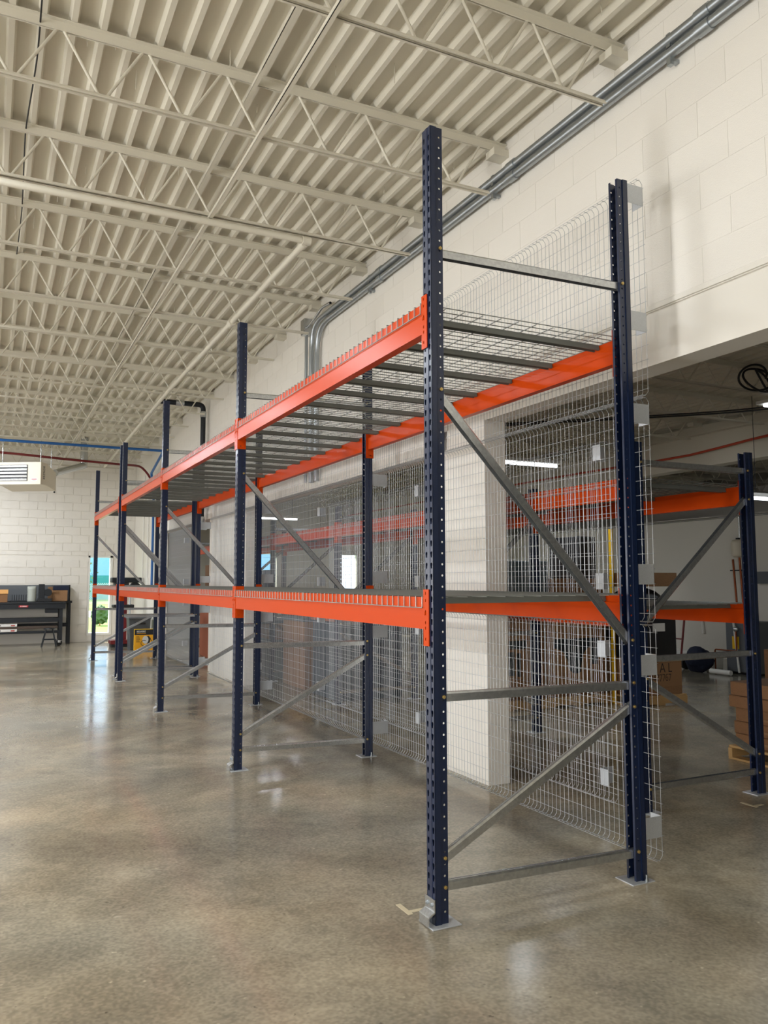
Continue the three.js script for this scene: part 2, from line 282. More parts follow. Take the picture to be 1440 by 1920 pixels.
function conduit(y, zb, yb, label) {
  const g = [bentPipe([[1.505, y, 3.2], [1.505, y, zb], [1.505, yb, zb]], 0.03, 0.32, 12)];
  for (const z of [0.35, -1.4, -3.6]) { g.push(rod([1.505, y, z], [1.505, y, z - 0.09], 0.037, 12)); g.push(bx(1.5, WX + 0.002, y - 0.05, y - 0.03, z - 0.3, z - 0.27)); g.push(bx(1.49, 1.52, y - 0.07, y + 0.034, z - 0.3, z - 0.272)); }
  const t = thing('conduit', label, 'conduit', [0, 0, 0], 0, 'steel conduits on the long wall'); part('tube', g[0], M.steel, t);
  for (let i = 1; i < g.length; i += 3) { part('coupling', g[i], M.steel, t); part('strap', merge([g[i + 1], g[i + 2]]), M.steel, t); }
}
conduit(4.51, -5.5, 2.64, 'upper of two big steel conduits along the long wall'); conduit(4.43, -5.33, 2.64, 'lower of two big steel conduits along the long wall');
{
  const t = thing('junction_box', 'small grey junction box with a drop conduit on the long wall', 'junction box', [1.5, 4.52, -5.66]);
  part('body', rb(-0.05, 0.055, -0.09, 0.1, -0.06, 0.06, 0.006), M.galv, t); part('cover', rb(-0.056, -0.05, -0.08, 0.09, -0.05, 0.05, 0.002), M.galv, t);
  part('drop_tube', rod([0, -0.09, 0], [0, -1.86, 0], 0.02, 10), M.steel, t);
  part('flexible_tube', tube([[0.0, 0.0, 0.06], [0, 0.03, 0.25], [0.0, 0.09, 0.5], [0.0, 0.07, 0.75]], 0.016, 30, 8), M.galv, t);
}
{
  const t = thing('black_pipe', 'black iron pipe turning down the wall above the rack', 'pipe');
  part('tube', bentPipe([[0.72, 4.58, -10.66], [1.46, 4.58, -10.66], [1.46, 2.62, -10.66]], 0.045, 0.09, 12), M.blackSteel, t);
  part('coupling', rod([0.98, 4.58, -10.66], [1.12, 4.58, -10.66], 0.056, 12), M.galv, t); part('coupling', rod([1.46, 4.46, -10.66], [1.46, 4.36, -10.66], 0.056, 12), M.galv, t); part('coupling', rod([1.46, 2.62, -10.66], [1.46, 2.5, -10.66], 0.055, 12), M.galv, t);
}
solo('blue_air_pipe', bentPipe([[-4, 4.26, -14], [1.42, 4.26, -14], [1.42, 3.95, -15.4], [1.5, 3.6, -15.5], [1.5, 1.35, -15.5]], 0.028, 0.06, 10), M.blue, 'blue compressed air pipe under the roof dropping down the wall', 'pipe');
solo('air_valve', rb(1.46, 1.54, 1.26, 1.34, -15.54, -15.46, 0.01), M.blackPlastic, 'small black valve at the foot of the blue air pipe', 'valve');
solo('red_hose', tube([[-4, 4.17, -15.1], [-1.7, 4.16, -15], [-0.4, 4.1, -15], [0.6, 4.09, -15.2], [1.2, 4.12, -15.6], [1.45, 3.9, -15.75], [1.5, 3.6, -15.8]], 0.026, 60, 8), M.red, 'dark red hose slung across below the joists', 'hose');
for (const [z, y, n] of [[-16.3, 1.5, 'upper'], [-16.95, 1.5, 'rear']]) { const t = thing('wall_box', `white wall box with a thin vertical conduit, ${n === 'upper' ? 'closer to the blue pipe' : 'closer to the window corner'}`, 'wall box', [WX - 0.03, y, z]); part('box', rb(-0.02, 0.03, -0.12, 0.1, -0.09, 0.09, 0.006), M.white, t); part('conduit', rod([0.005, 0.1, 0], [0.005, 2.6, 0], 0.014, 8), M.white, t); }
{ // hanging unit heater
  const t = thing('unit_heater', 'cream ceiling hung gas unit heater with black louvres', 'heater', [-1.34, 3.47, -14.55], -0.52);
  const side = new THREE.Shape([[0.02, 0], [0.02, 0.44], [-0.22, 0.44], [-0.62, 0.3], [-0.62, -0.07], [-0.22, 0]].map((p) => new THREE.Vector2(...p)));
  const body = new THREE.ExtrudeGeometry(side, { depth: 0.94, bevelEnabled: true, bevelSize: 0.006, bevelThickness: 0.006, bevelSegments: 1 }).rotateY(-Math.PI / 2).translate(0.47, 0, 0);
  part('casing', body, M.cream, t);
  part('louvre_opening', bx(-0.42, 0.2, 0.06, 0.39, 0.022, 0.03), M.blackPlastic, t);
  for (let i = 0; i < 5; i++) part('louvre', new RoundedBoxGeometry(0.61, 0.042, 0.006, 1, 0.002), M.galv, t, [-0.11, 0.088 + i * 0.068, 0.045], [0.3, 0, 0]);
  const sign = canvasTex(512, 230, (x, w, h) => { x.fillStyle = '#ded4bf'; x.fillRect(0, 0, w, h); x.fillStyle = '#16171a'; x.font = 'bold 190px sans-serif'; x.textAlign = 'center'; x.textBaseline = 'middle'; x.fillText('REZNOR', w / 2, h / 2 + 4, w - 24); });
  part('name_plate', new THREE.PlaneGeometry(0.29, 0.13).rotateZ(Math.PI / 2).rotateY(Math.PI / 2), std({ map: sign, roughness: 0.5 }), t, [0.4785, 0.24, -0.1]);
  const sticker = canvasTex(128, 64, (x, w, h) => { x.fillStyle = '#f3efe8'; x.fillRect(0, 0, w, h); x.fillStyle = '#a32433'; x.fillRect(10, 18, 108, 18); x.fillStyle = '#777'; x.fillRect(30, 44, 66, 8); });
  part('sticker', new THREE.PlaneGeometry(0.13, 0.06), std({ map: sticker, roughness: 0.6 }), t, [0.34, 0.09, 0.0275]);
  part('knob', new THREE.SphereGeometry(0.02, 10, 8), M.blackPlastic, t, [0.46, -0.1, -0.6]);
  part('hanger_rod', merge([rod([-0.4, 0.44, -0.1], [-0.4, 0.9, -0.1], 0.008, 6), rod([0.4, 0.44, -0.1], [0.4, 0.9, -0.1], 0.008, 6), rod([0.4, 0.33, -0.55], [0.4, 0.9, -0.55], 0.008, 6)]), M.galv, t);
  solo('flue_pipe', merge([rod([-0.62, 3.82, -15.2], [0.05, 4.15, -16.2], 0.075, 14), rod([0.05, 4.1, -16.2], [0.05, 4.85, -16.2], 0.08, 14)]), M.galv, 'grey flue pipe rising from the heater to the roof', 'flue');
}

// ------------------------------------------------------------------ pallet rack pieces
const PS = 0.0675, PW = 0.076, D = 1.2217, PITCH = 0.0508; // post depth, post width, frame depth, hole pitch
function tearHole(cx, cy) { const p = new THREE.Path(); const r = 0.0078; p.absarc(cx, cy, r, -0.35, Math.PI + 0.35, false); p.lineTo(cx - 0.0042, cy - 0.02); p.lineTo(cx + 0.0042, cy - 0.02); p.closePath(); return p; }
function plate(w, h, holes, t) { const s = new THREE.Shape([[0, 0], [w, 0], [w, h], [0, h]].map((p) => new THREE.Vector2(...p))); s.holes = holes; return new THREE.ExtrudeGeometry(s, { depth: t, bevelEnabled: false, curveSegments: 4 }); }
const zBasis = new THREE.Matrix4().makeBasis(V(0, 0, -1), V(0, 1, 0), V(1, 0, 0)); // (a, b, d) -> z = -a, y = b, x = d
function postGeometry(H) {
  const n = Math.floor((H - 0.03) / PITCH), tears = [], rounds = [];
  for (let i = 0; i < n; i++) { const y = 0.05 + i * PITCH; if (y > H - 0.02) break; tears.push(tearHole(0.016, y), tearHole(0.06, y)); const p = new THREE.Path(); p.absarc(0.019, y, 0.0052, 0, Math.PI * 2, false); rounds.push(p); }
  const g = [plate(PW, H, tears, 0.0022).applyMatrix4(zBasis), plate(0.022, H, [], 0.002).applyMatrix4(zBasis).translate(-0.0018, 0, -0.027)];
  const hole = plate(0.0355, H, rounds, 0.002).translate(0.032, 0, -0.007);
  g.push(plate(0.031, H, [], 0.002).translate(0, 0, -0.002), hole, bx(0.0295, 0.0325, 0, H, -0.007, 0));
  g.push(plate(0.031, H, [], 0.002).translate(0, 0, -PW), hole.clone().translate(0, 0, -PW + 0.012), bx(0.0295, 0.0325, 0, H, -PW, -PW + 0.007));
  g.push(bx(PS - 0.002, PS, 0, H, -0.019, -0.006), bx(PS - 0.002, PS, 0, H, -PW + 0.006, -PW + 0.019));
  return merge(g).translate(0, 0.006, 0);
}
function braceGeometry(a, b) { // inverted channel between two (x, y) points in the frame's plane
  const L = Math.hypot(b[0] - a[0], b[1] - a[1]), w = 0.017, h = 0.042, t = 0.002;
  const s = new THREE.Shape([[-w, 0], [-w, h - 0.008], [-w + 0.006, h], [-0.004, h], [-0.003, h - 0.003], [0.003, h - 0.003], [0.004, h], [w - 0.006, h], [w, h - 0.008], [w, 0], [w - t, 0], [w - t, h - t - 0.004], [-w + t, h - t - 0.004], [-w + t, 0]].map((p) => new THREE.Vector2(...p)));
  const g = new THREE.ExtrudeGeometry(s, { depth: L, bevelEnabled: false }); // along +z, profile x sideways, y up
  return g.rotateY(Math.PI / 2).translate(0, -h / 2, 0).rotateZ(Math.atan2(b[1] - a[1], b[0] - a[0])).translate(a[0], a[1], -PW / 2);
}
const boltGeo = merge([new THREE.CylinderGeometry(0.0088, 0.0088, 0.006, 6), new THREE.CylinderGeometry(0.005, 0.005, 0.012, 8)]).rotateX(Math.PI / 2);
const post12 = postGeometry(3.654), post8 = postGeometry(2.43);
const footPlate = merge([rb(-0.03, 0.115, 0, 0.006, -0.1, 0.03, 0.002)]);
const shoe = (() => { const s = new THREE.Shape([[0, 0.115], [-0.005, 0.115], [-0.005, 0.062], [-0.03, 0.048], [-0.034, 0.042], [-0.034, 0.002], [-0.03, 0.002], [-0.03, 0.04], [-0.003, 0.056], [0, 0.06]].map((p) => new THREE.Vector2(...p))); return new THREE.ExtrudeGeometry(s, { depth: 0.085, bevelEnabled: false }).translate(-0.0035, 0.002, -0.082); })();
const anchor = merge([new THREE.CylinderGeometry(0.011, 0.011, 0.004, 10).translate(0, 0.008, 0), new THREE.CylinderGeometry(0.009, 0.009, 0.009, 6).translate(0, 0.014, 0), new THREE.CylinderGeometry(0.0055, 0.0055, 0.03, 8).translate(0, 0.024, 0)]);
const BRACKET_Y = [0.222, 1.058, 1.537, 2.408, 2.923, 3.645];
const bracketGeo = (() => { const h = 0.054; const g = [rb(0, 0.19, -h, h, 0, 0.003, 0.001), rb(0.187, 0.19, -h, h, -0.075, 0.003, 0.001), rb(0, 0.045, -h * 0.8, h * 0.8, 0.003, 0.006, 0.001)]; return merge(g); })();
function makeFrame(H, postGeo, label, lines, mesh, boltsF, boltsR) {
  const f = thing('upright_frame', label, 'rack frame');
  const pf = part('post', postGeo, M.navy, f), pr = part('post', postGeo, M.navy, f, [D, 0, -PW], [0, Math.PI, 0]);
  for (const y of boltsF) part('bolt', boltGeo, M.zinc, pf, [0.051, y, 0]);
  for (const y of boltsR) part('bolt', boltGeo, M.zinc, pr, [0.051, y, -PW]);
  for (const [a, b] of lines) part('brace', braceGeometry(a, b), M.galv, f);
  part('base_plate', footPlate, M.plate, f); part('base_plate', footPlate.clone(), M.plate, f, [D, 0, -PW], [0, Math.PI, 0]);
  const sh = part('floor_bracket', shoe, M.galv, f); part('bolt', boltGeo, M.steel, sh, [-0.011, 0.09, -0.02], [0, Math.PI / 2, 0]); part('bolt', boltGeo, M.steel, sh, [-0.011, 0.09, -0.058], [0, Math.PI / 2, 0]);
  part('anchor_bolt', anchor, M.steel, f, [D - 0.02, 0, 0.016]); part('anchor_bolt', anchor, M.steel, f, [D + 0.016, 0, -0.088]);
  if (mesh) for (const y of mesh) { const b = part('mesh_bracket', bracketGeo, M.plate, f, [D - 0.002, y, -PW - 0.007]); part('bolt', boltGeo, M.steel, b, [0.193, 0.03, -0.035], [0, Math.PI / 2, 0]); part('bolt', boltGeo, M.steel, b, [0.193, -0.03, -0.035], [0, Math.PI / 2, 0]); }
  return f;
}
const BX0 = 0.035, BX1 = D - 0.035;
const tallLines = [[[BX0, 3.052], [BX1, 3.075]], [[BX0, 2.395], [BX1, 1.185]], [[BX0, 0.982], [BX1, 0.97]], [[BX0, 0.262], [BX1, 0.868]], [[BX0, 0.158], [BX1, 0.136]]];
const frameZ = [0, -3.228, -6.456, -9.684, -9.97, -13.2];
const frameLabel = ['tall navy upright frame at the free end of the rack by the white column', 'tall navy upright frame, second from the free rack end by the column', 'tall navy upright frame, third from the free rack end by the column', 'tall navy frame of the near rack standing back to back with another frame', 'tall navy frame of the far rack standing back to back with another frame', 'tall navy upright frame at the rack end towards the far window'];
const F0 = makeFrame(3.654, post12, frameLabel[0], tallLines, BRACKET_Y, [3.066, 2.39, 0.985, 0.285, 0.16], [3.08, 1.2, 0.985, 0.865, 0.15]);
tag(F0, null, null, 'upright frames of the tall rack');
frameZ.forEach((z, i) => { if (i) copyOf(F0, frameLabel[i], [0, 0, z]); });

// beams with end connectors; length runs from z = 0 to z = -L
const connHoles = []; for (const y of [0.03, 0.08, 0.105, 0.155, 0.205, 0.238]) { const p = new THREE.Path(); p.absellipse(0.03, y, 0.0045, 0.008, 0, Math.PI * 2, false); connHoles.push(p); }
const connPlate = plate(0.046, 0.256, connHoles, 0.004).applyMatrix4(zBasis).translate(-0.008, 0, 0);
function makeBeam(L, label, group) {
  const b = thing('step_beam', label, 'rack beam', [0, 0, 0], 0, group), h = 0.145;
  part('bar', extrudeZ([[-0.005, -h], [-0.005, 0], [0.02, 0], [0.022, -0.04], [0.044, -0.04], [0.044, -h]], L - 0.002, 0.002).translate(0, 0, 0.0), M.orange, b);
  for (const s of [0, 1]) { // wrap plate on the post's face and side plate against the post
    const c = part('connector', merge([connPlate.clone().translate(0, -0.22, s ? -L : 0.046), bx(-0.008, 0.064, -0.22, 0.036, s ? -L : -0.004, s ? -L + 0.004 : 0), bx(0.004, 0.05, -0.2, -0.15, s ? -L + 0.004 : -0.007, s ? -L + 0.007 : -0.004)]), M.orange, b);
    part('rivet', new THREE.CylinderGeometry(0.007, 0.007, 0.006, 10).rotateZ(Math.PI / 2), M.orange, c, [-0.01, -0.075, s ? -L - 0.012 : 0.012]);
    part('pin', new THREE.CylinderGeometry(0.006, 0.006, 0.004, 10).rotateX(Math.PI / 2), M.blackPlastic, c, [0.02, -0.195, s ? -L + 0.005 : -0.005]);
  }
  return b;
}
const bayName = ['first bay from the free end', 'second bay from the free end', 'third bay from the free end', 'far bay nearest the window'];
const bays = [[0, 1], [1, 2], [2, 3], [4, 5]].map(([a, b]) => [frameZ[a] - PW, frameZ[b]]);
const LEVELS = [['upper', 2.81], ['lower', 1.43]], BEAM_L = 3.152;
let beam0 = null, deck0 = null;
// wire deck: grid with a turned-down front edge on four support channels; origin at the front beam's top, running to -z
const DECK_L = BEAM_L / 2 - 0.02;
function makeDeck(label, w, len) {
  const d = thing('wire_deck', label, 'wire deck', [0, 0, 0], 0, 'wire decks on the racks'), segs = [], n = Math.round(len / 0.0602), x1 = w + 0.006;
  for (let i = 0; i <= n; i++) { const z = -len * i / n; segs.push([[-0.011, 0.004, z], [x1, 0.004, z]], [[-0.011, 0.004, z], [-0.011, -0.048, z]], [[x1, 0.004, z], [x1, -0.04, z]]); }
  for (let k = 0; k <= 11; k++) { const x = 0.02 + (w - 0.04) * k / 11; segs.push([[x, -0.002, 0], [x, -0.002, -len]]); }
  segs.push([[-0.014, -0.048, 0.006], [-0.014, -0.048, -len - 0.006]], [[x1 + 0.003, -0.04, 0], [x1 + 0.003, -0.04, -len]]);
  const g = part('wire_grid', wires(segs, 0.0027), M.deckWire, d); g.userData.kind = 'stuff';
  const ch = extrudeZ([[-0.022, -0.034], [-0.017, -0.036], [-0.013, -0.006], [0.013, -0.006], [0.017, -0.036], [0.022, -0.034], [0.017, -0.0035], [-0.017, -0.0035]], w - 0.056, 0).rotateY(-Math.PI / 2).translate(0.028, 0, 0);
  for (let k = 0; k < 4; k++) part('support_channel', ch, M.channel, d, [0, 0, -0.155 - (len - 0.31) * k / 3]);
  return d;
}
bays.forEach(([z0, z1], i) => LEVELS.forEach(([lv, y]) => {
  for (const side of ['aisle', 'mesh']) {
    const label = `orange step beam, ${lv} level, ${side} side, ${bayName[i]}`;
    const b = beam0 ? copyOf(beam0, label) : (beam0 = makeBeam(BEAM_L, label, 'step beams of the tall rack'));
    if (side === 'aisle') b.position.set(0, y, z0); else { b.position.set(D, y, z1); b.rotation.y = Math.PI; }
  }
  for (const half of [0, 1]) {
    const label = `grey wire deck, ${lv} level, ${half ? 'far' : 'near'} half of the ${bayName[i]}`;
    const d = deck0 ? copyOf(deck0, label) : (deck0 = makeDeck(label, D, DECK_L));
    d.position.set(0, y, z0 - 0.01 - half * (DECK_L + 0.02));
  }
}));

// wire mesh guard panels behind the rack, three rows
function makeMesh(len, h, label, group, pv = 0.04, ph = 0.0785) {
  const m = thing('mesh_panel', label, 'mesh panel', [0, 0, 0], 0, group), segs = [], n = Math.round(len / pv), r = Math.round((h - 0.02) / ph), lip = 0.045;
  for (let i = 0; i <= n; i++) { const z = -len * i / n; segs.push([[-lip, 0, z], [-0.016, 0, z]], [[-0.016, 0, z], [0, 0.02, z]], [[0, 0.02, z], [0, h - 0.02, z]], [[0, h - 0.02, z], [-0.016, h, z]], [[-0.016, h, z], [-lip, h, z]]); }
  const hor = []; for (let k = 0; k < r; k++) { const y = 0.04 + (h - 0.08) * k / (r - 1); hor.push([[0.0032, y, 0.008], [0.0032, y, -len - 0.008]]); }
  for (const y of [-0.003, h + 0.003]) for (const x of [-lip, -lip + 0.02]) hor.push([[x, y, 0.008], [x, y, -len - 0.008]]);
  const g = part('wire_grid', mergeGeometries([wires(segs, 0.0018), wires(hor, 0.0014)]), M.wire, m); g.userData.kind = 'stuff'; return m;
}
{
  const rows = [['bottom', 0.05, 1.215], ['middle', 1.285, 1.215], ['top', 2.518, 1.222]], runs = [[-0.09, 3.19], [-3.3, 3.2], [-6.52, 3.2], [-10.55, 2.65]];
  runs.forEach(([z, len], i) => rows.forEach(([n, y, h]) => { const m = makeMesh(len, h, `galvanized wire mesh guard panel, ${n} row, behind the ${bayName[i]}`, 'mesh panels behind the tall rack'); m.position.set(1.416, y, z); }));
}

// second rack, beyond the wall, 8 ft tall, facing the other way
{
  const lines = [[[BX0, 2.3], [BX1 - 0.1, 2.3]], [[BX0, 2.1], [BX1 - 0.1, 1.2]], [[BX0, 0.982], [BX1 - 0.1, 0.982]], [[BX0, 0.27], [BX1 - 0.1, 0.86]], [[BX0, 0.15], [BX1 - 0.1, 0.15]]];
  const D2 = 1.13, zs = [-0.88, -3.455, -6.03, -8.605, -11.18, -13.755], L2 = 2.575 - PW, x0 = 2.06;
  const lab = (i) => `shorter navy rack frame, ${i ? ORD[i] + ' from' : 'at'} the end near the stacked brown boxes`;
  const f0 = thing('upright_frame', lab(0), 'rack frame', [0, 0, 0], 0, 'upright frames of the second rack');
  const pa = part('post', post8, M.navy, f0), pb = part('post', post8, M.navy, f0, [D2, 0, -PW], [0, Math.PI, 0]);
  for (const y of [2.3, 1.21, 0.982, 0.86, 0.15]) part('bolt', boltGeo, M.zinc, pa, [0.051, y, 0]);
  for (const y of [2.3, 2.09, 0.982, 0.28, 0.15]) part('bolt', boltGeo, M.zinc, pb, [0.051, y, -PW]);
  for (const [a, b] of lines) part('brace', braceGeometry([D2 - a[0], a[1]], [D2 - b[0], b[1]]), M.galv, f0);
  part('base_plate', footPlate, M.plate, f0); part('base_plate', footPlate, M.plate, f0, [D2, 0, -PW], [0, Math.PI, 0]);
  for (const y of [0.216, 1.05, 1.5, 2.37]) part('mesh_bracket', bracketGeo, M.plate, f0, [-0.07, y, -PW / 2 - 0.17], [0, Math.PI, 0]).scale.set(0.6, 1, 1);
  f0.position.set(x0, 0, zs[0]); for (let i = 1; i < zs.length; i++) copyOf(f0, lab(i), [x0, 0, zs[i]]);
  let b0 = null, d0 = null; const bl = ['bay by the brown boxes', 'second bay', 'third bay', 'fourth bay', 'bay by the far wall'];
  for (let i = 0; i < 5; i++) for (const [lv, y] of [['upper', 2.2], ['lower', 1.335]]) {
    for (const side of ['left', 'right']) {
      const l = `orange beam of the second rack, ${lv} level, ${side === 'left' ? 'mesh side' : 'grey wall side'}, ${bl[i]}`, b = b0 ? copyOf(b0, l) : (b0 = makeBeam(L2, l, 'beams of the second rack'));
      if (side === 'left') b.position.set(x0, y, zs[i] - PW); else { b.position.set(x0 + D2, y, zs[i + 1]); b.rotation.y = Math.PI; }
    }
    const l = `wire deck of the second rack, ${lv} level, ${bl[i]}`, d = d0 ? copyOf(d0, l) : (d0 = makeDeck(l, D2, L2 - 0.02)); d.position.set(x0, y, zs[i] - PW - 0.01);
  }
  [[0.05, 1.19, 'bottom'], [1.26, 1.19, 'top']].forEach(([y, h, n]) => [0, 1].forEach((i) => { const m = makeMesh(2.5, h, `mesh guard panel, ${n} row, on the second room rack, ${bl[i]}`, 'mesh panels on the second rack'); m.position.set(1.985, y, -1.05 - i * 2.55); }));
}

// high bay lamps of the main hall, in a row left of the rack aisle
[1.5, -2.24, -5.98, -9.72, -13.46, -15.95].forEach((z, i) => {
  const t = thing('high_bay_light', `linear LED high bay lamp over the main aisle, ${ORD[5 - i]} from the far wall`, 'ceiling lamp', [-2.6, 4.42, z]);
  part('housing', rb(-0.16, 0.16, 0, 0.06, -0.56, 0.56, 0.01), M.white, t); part('diffuser', rb(-0.15, 0.15, -0.012, 0, -0.54, 0.54, 0.004), M.led, t);
  for (const k of [-0.5, 0.5]) part('hanger', rod([0, 0.06, k], [0, 0.37, k], 0.004, 5), M.blackSteel, t);
  areaLight([-2.6, 4.39, z], [-2.6, 0, z], 0.3, 1.08, [0.92, 0.97, 1.04], i > 3 ? 140 : i ? 120 : 70);
});

// ------------------------------------------------------------------ lamps of the second room
function ledTube(x0, x1, y, z, label, power) {
  const t = thing('led_strip_light', label, 'strip light', [0, 0, 0], 0, 'LED strip lights in the second room');
  part('housing', rb(x0 - 0.02, x1 + 0.02, y + 0.02, y + 0.06, z - 0.1, z + 0.1, 0.006), M.white, t);
  part('tube', rod([x0, y, z], [x1, y, z], 0.019, 10), M.led, t);
  for (const x of [x0 + 0.12, x1 - 0.12]) part('hanger_chain', rod([x, y + 0.06, z], [x, CY2 + 0.03, z], 0.004, 5), M.blackSteel, t);
  areaLight([(x0 + x1) / 2, y - 0.03, z], [(x0 + x1) / 2, y - 1, z], x1 - x0, 0.2, COOL, power);
}
ledTube(3.72, 4.62, 2.95, -4.95, 'hanging LED strip light above the printed cartons', 44);
ledTube(3.48, 4.42, 2.9, -14, 'hanging LED strip light deep in the second room', 110);
ledTube(6.89, 7.95, 2.55, -3.95, 'low hanging LED strip light facing the grey partition wall', 6);
ledTube(6.1, 7.2, 3.5, -3.05, 'LED strip light tucked up near the coiled cable', 20);
ledTube(5.5, 6.45, 3.3, -9.5, 'added LED strip light halfway along the second room, hidden behind the column', 100);  // invented lamp, kept out of sight behind the column, added to light the room
solo('coiled_cable', (() => { const p = []; for (let i = 0; i <= 60; i++) { const a = i / 60 * Math.PI * 4.6; p.push([5.62 + 0.2 * Math.cos(a) + i * 0.002, 3.72 + 0.13 * Math.sin(a) - i * 0.0008, -2.8 + 0.05 * Math.sin(a * 1.3)]); } p.push([6.05, 3.62, -2.95], [6.3, 3.6, -3.05]); return tube(p, 0.012, 200, 8, 0.5); })(), M.blackPlastic, 'coil of black cable hanging from the second room joists', 'cable');
solo('cable_bundle', merge([tube([[7.3, 3.52, -1.5], [6.2, 3.53, -3.6], [3.6, 3.53, -6], [2, 3.53, -8]], 0.01, 30, 8), tube([[7.3, 3.56, -1.5], [6.2, 3.56, -3.65], [3.6, 3.56, -6.05], [2, 3.56, -8]], 0.009, 30, 8)]), M.blackPlastic, 'black cable bundle running along the second room joists', 'cable');

// ------------------------------------------------------------------ goods in the second room
function pallet(x0, x1, z0, z1, label) {
  const t = thing('wooden_pallet', label, 'pallet');
  for (let i = 0; i < 5; i++) { const a = x0 + (x1 - x0) * i / 5; part('deck_board', rb(a + 0.01, a + (x1 - x0) / 5 - 0.01, 0.095, 0.115, z0, z1, 0.003), M.wood, t); }
  for (const z of [z0, (z0 + z1) / 2 - 0.02, z1 - 0.04]) part('stringer', rb(x0, x1, 0.018, 0.095, z, z + 0.04, 0.003), M.wood, t);
  for (const a of [x0, (x0 + x1) / 2 - 0.05, x1 - 0.1]) part('bottom_board', rb(a, a + 0.1, 0, 0.018, z0, z1, 0.003), M.wood, t); return t;
}
function carton(x0, x1, y0, y1, z0, z1, label, mat = M.card, group) {
  const t = thing('cardboard_box', label, 'cardboard box', [(x0 + x1) / 2, y0, (z0 + z1) / 2], 0, group), w = (x1 - x0) / 2, d = (z1 - z0) / 2, h = y1 - y0;
  part('body', rb(-w, w, 0, h - 0.004, -d, d, 0.006), mat, t); part('flap', rb(-w, w, h - 0.004, h, -d, -0.004, 0.001), mat, t); part('flap', rb(-w, w, h - 0.004, h, 0.004, d, 0.001), mat, t); return t;
}
pallet(3.88, 4.95, -1.8, -0.8, 'wooden pallet under the stack of flat brown boxes');
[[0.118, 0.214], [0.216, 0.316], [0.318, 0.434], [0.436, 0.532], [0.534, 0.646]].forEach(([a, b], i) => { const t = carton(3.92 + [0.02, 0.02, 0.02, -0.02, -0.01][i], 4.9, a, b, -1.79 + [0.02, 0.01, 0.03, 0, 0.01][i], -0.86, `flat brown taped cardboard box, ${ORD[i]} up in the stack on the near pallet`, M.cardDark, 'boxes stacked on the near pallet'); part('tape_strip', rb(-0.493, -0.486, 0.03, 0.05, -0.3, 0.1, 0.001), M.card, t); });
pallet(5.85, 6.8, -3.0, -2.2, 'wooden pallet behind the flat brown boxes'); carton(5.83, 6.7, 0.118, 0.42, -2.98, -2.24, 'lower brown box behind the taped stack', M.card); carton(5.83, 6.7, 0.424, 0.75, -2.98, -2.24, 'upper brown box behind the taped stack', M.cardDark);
{
  pallet(5.15, 5.98, -5.1, -4.22, 'wooden pallet under the lettered box');
  const t = carton(5.2, 5.92, 0.118, 0.56, -5.05, -4.24, 'brown box with the letters AL and a number on a pallet');
  const tx = canvasTex(512, 256, (x, w, h) => { x.clearRect(0, 0, w, h); x.fillStyle = '#98724e'; x.fillRect(0, 0, w, h); x.fillStyle = '#2b2522'; x.font = '140px sans-serif'; x.textAlign = 'right'; x.fillText('A', 270, 100); x.fillText('L', 372, 100); x.font = '106px sans-serif'; x.fillText('9477767', 356, 196, 316); });
  part('print', new THREE.PlaneGeometry(0.56, 0.28), std({ map: tx, roughness: 0.85 }), t, [0.07, 0.24, 0.4075]);
  solo('black_crate', rb(5.22, 5.9, 0.562, 1.05, -5, -4.28, 0.03, 2), M.blackPlastic, 'black wrapped bundle on the lettered box', 'bundle');
  part('paper_label', rb(5.5, 5.7, 0.88, 0.98, -4.282, -4.277, 0.001), M.white, scene.children[scene.children.length - 1]);
  solo('dark_bag', new THREE.IcosahedronGeometry(0.2, 3).scale(1.75, 0.95, 1.5).translate(5.55, 1.235, -4.6), M.blackPlastic, 'slumped black bag on the wrapped bundle', 'bag');
  carton(5.2, 5.95, 1.43, 1.6, -5, -4.3, 'small brown box on top of the black bag');
}
function logoCarton(x0, x1, y0, y1, z0, z1, label, kind) {
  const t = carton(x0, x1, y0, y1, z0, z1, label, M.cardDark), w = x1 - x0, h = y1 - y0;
  const tx = canvasTex(512, 512, (x) => { x.fillStyle = '#98724e'; x.fillRect(0, 0, 512, 512); x.fillStyle = '#23292b'; if (kind) { x.beginPath(); x.moveTo(40, 130); x.lineTo(470, 130); x.lineTo(450, 330); x.lineTo(400, 330); x.lineTo(390, 200); x.quadraticCurveTo(300, 200, 290, 380); x.quadraticCurveTo(200, 420, 170, 330); x.quadraticCurveTo(150, 210, 40, 200); x.fill(); } else { x.fillRect(30, 130, 250, 60); x.fillRect(20, 210, 90, 170); x.fillRect(140, 220, 60, 170); x.fillRect(330, 160, 70, 200); } });
  part('print', new THREE.PlaneGeometry(w * 0.92, h * 0.86), std({ map: tx, roughness: 0.85 }), t, [0, h / 2, (z1 - z0) / 2 + 0.0015]);
}
pallet(3.6, 4.2, -5.6, -4.66, 'wooden pallet under the smaller printed carton'); logoCarton(3.62, 4.18, 0.118, 1.08, -5.55, -4.7, 'brown carton with dark block print behind the mesh', 0);
pallet(4.22, 5.14, -5.6, -4.66, 'wooden pallet under the wider printed carton'); logoCarton(4.23, 5.12, 0.118, 1.08, -5.55, -4.7, 'wide brown carton with a dark curved logo behind the mesh', 1);
solo('packed_crate', rb(3.68, 4.3, 1.083, 1.74, -5.5, -4.75, 0.01), std({ color: C('#4a585c'), roughness: 0.6 }), 'slate grey crate on the smaller printed carton', 'crate');
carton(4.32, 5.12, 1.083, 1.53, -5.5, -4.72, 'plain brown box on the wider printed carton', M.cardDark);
solo('black_machine_case', rb(4.82, 5.1, 1.533, 2.06, -5.4, -4.8, 0.02), M.blackPlastic, 'black equipment case on the plain brown box', 'case');
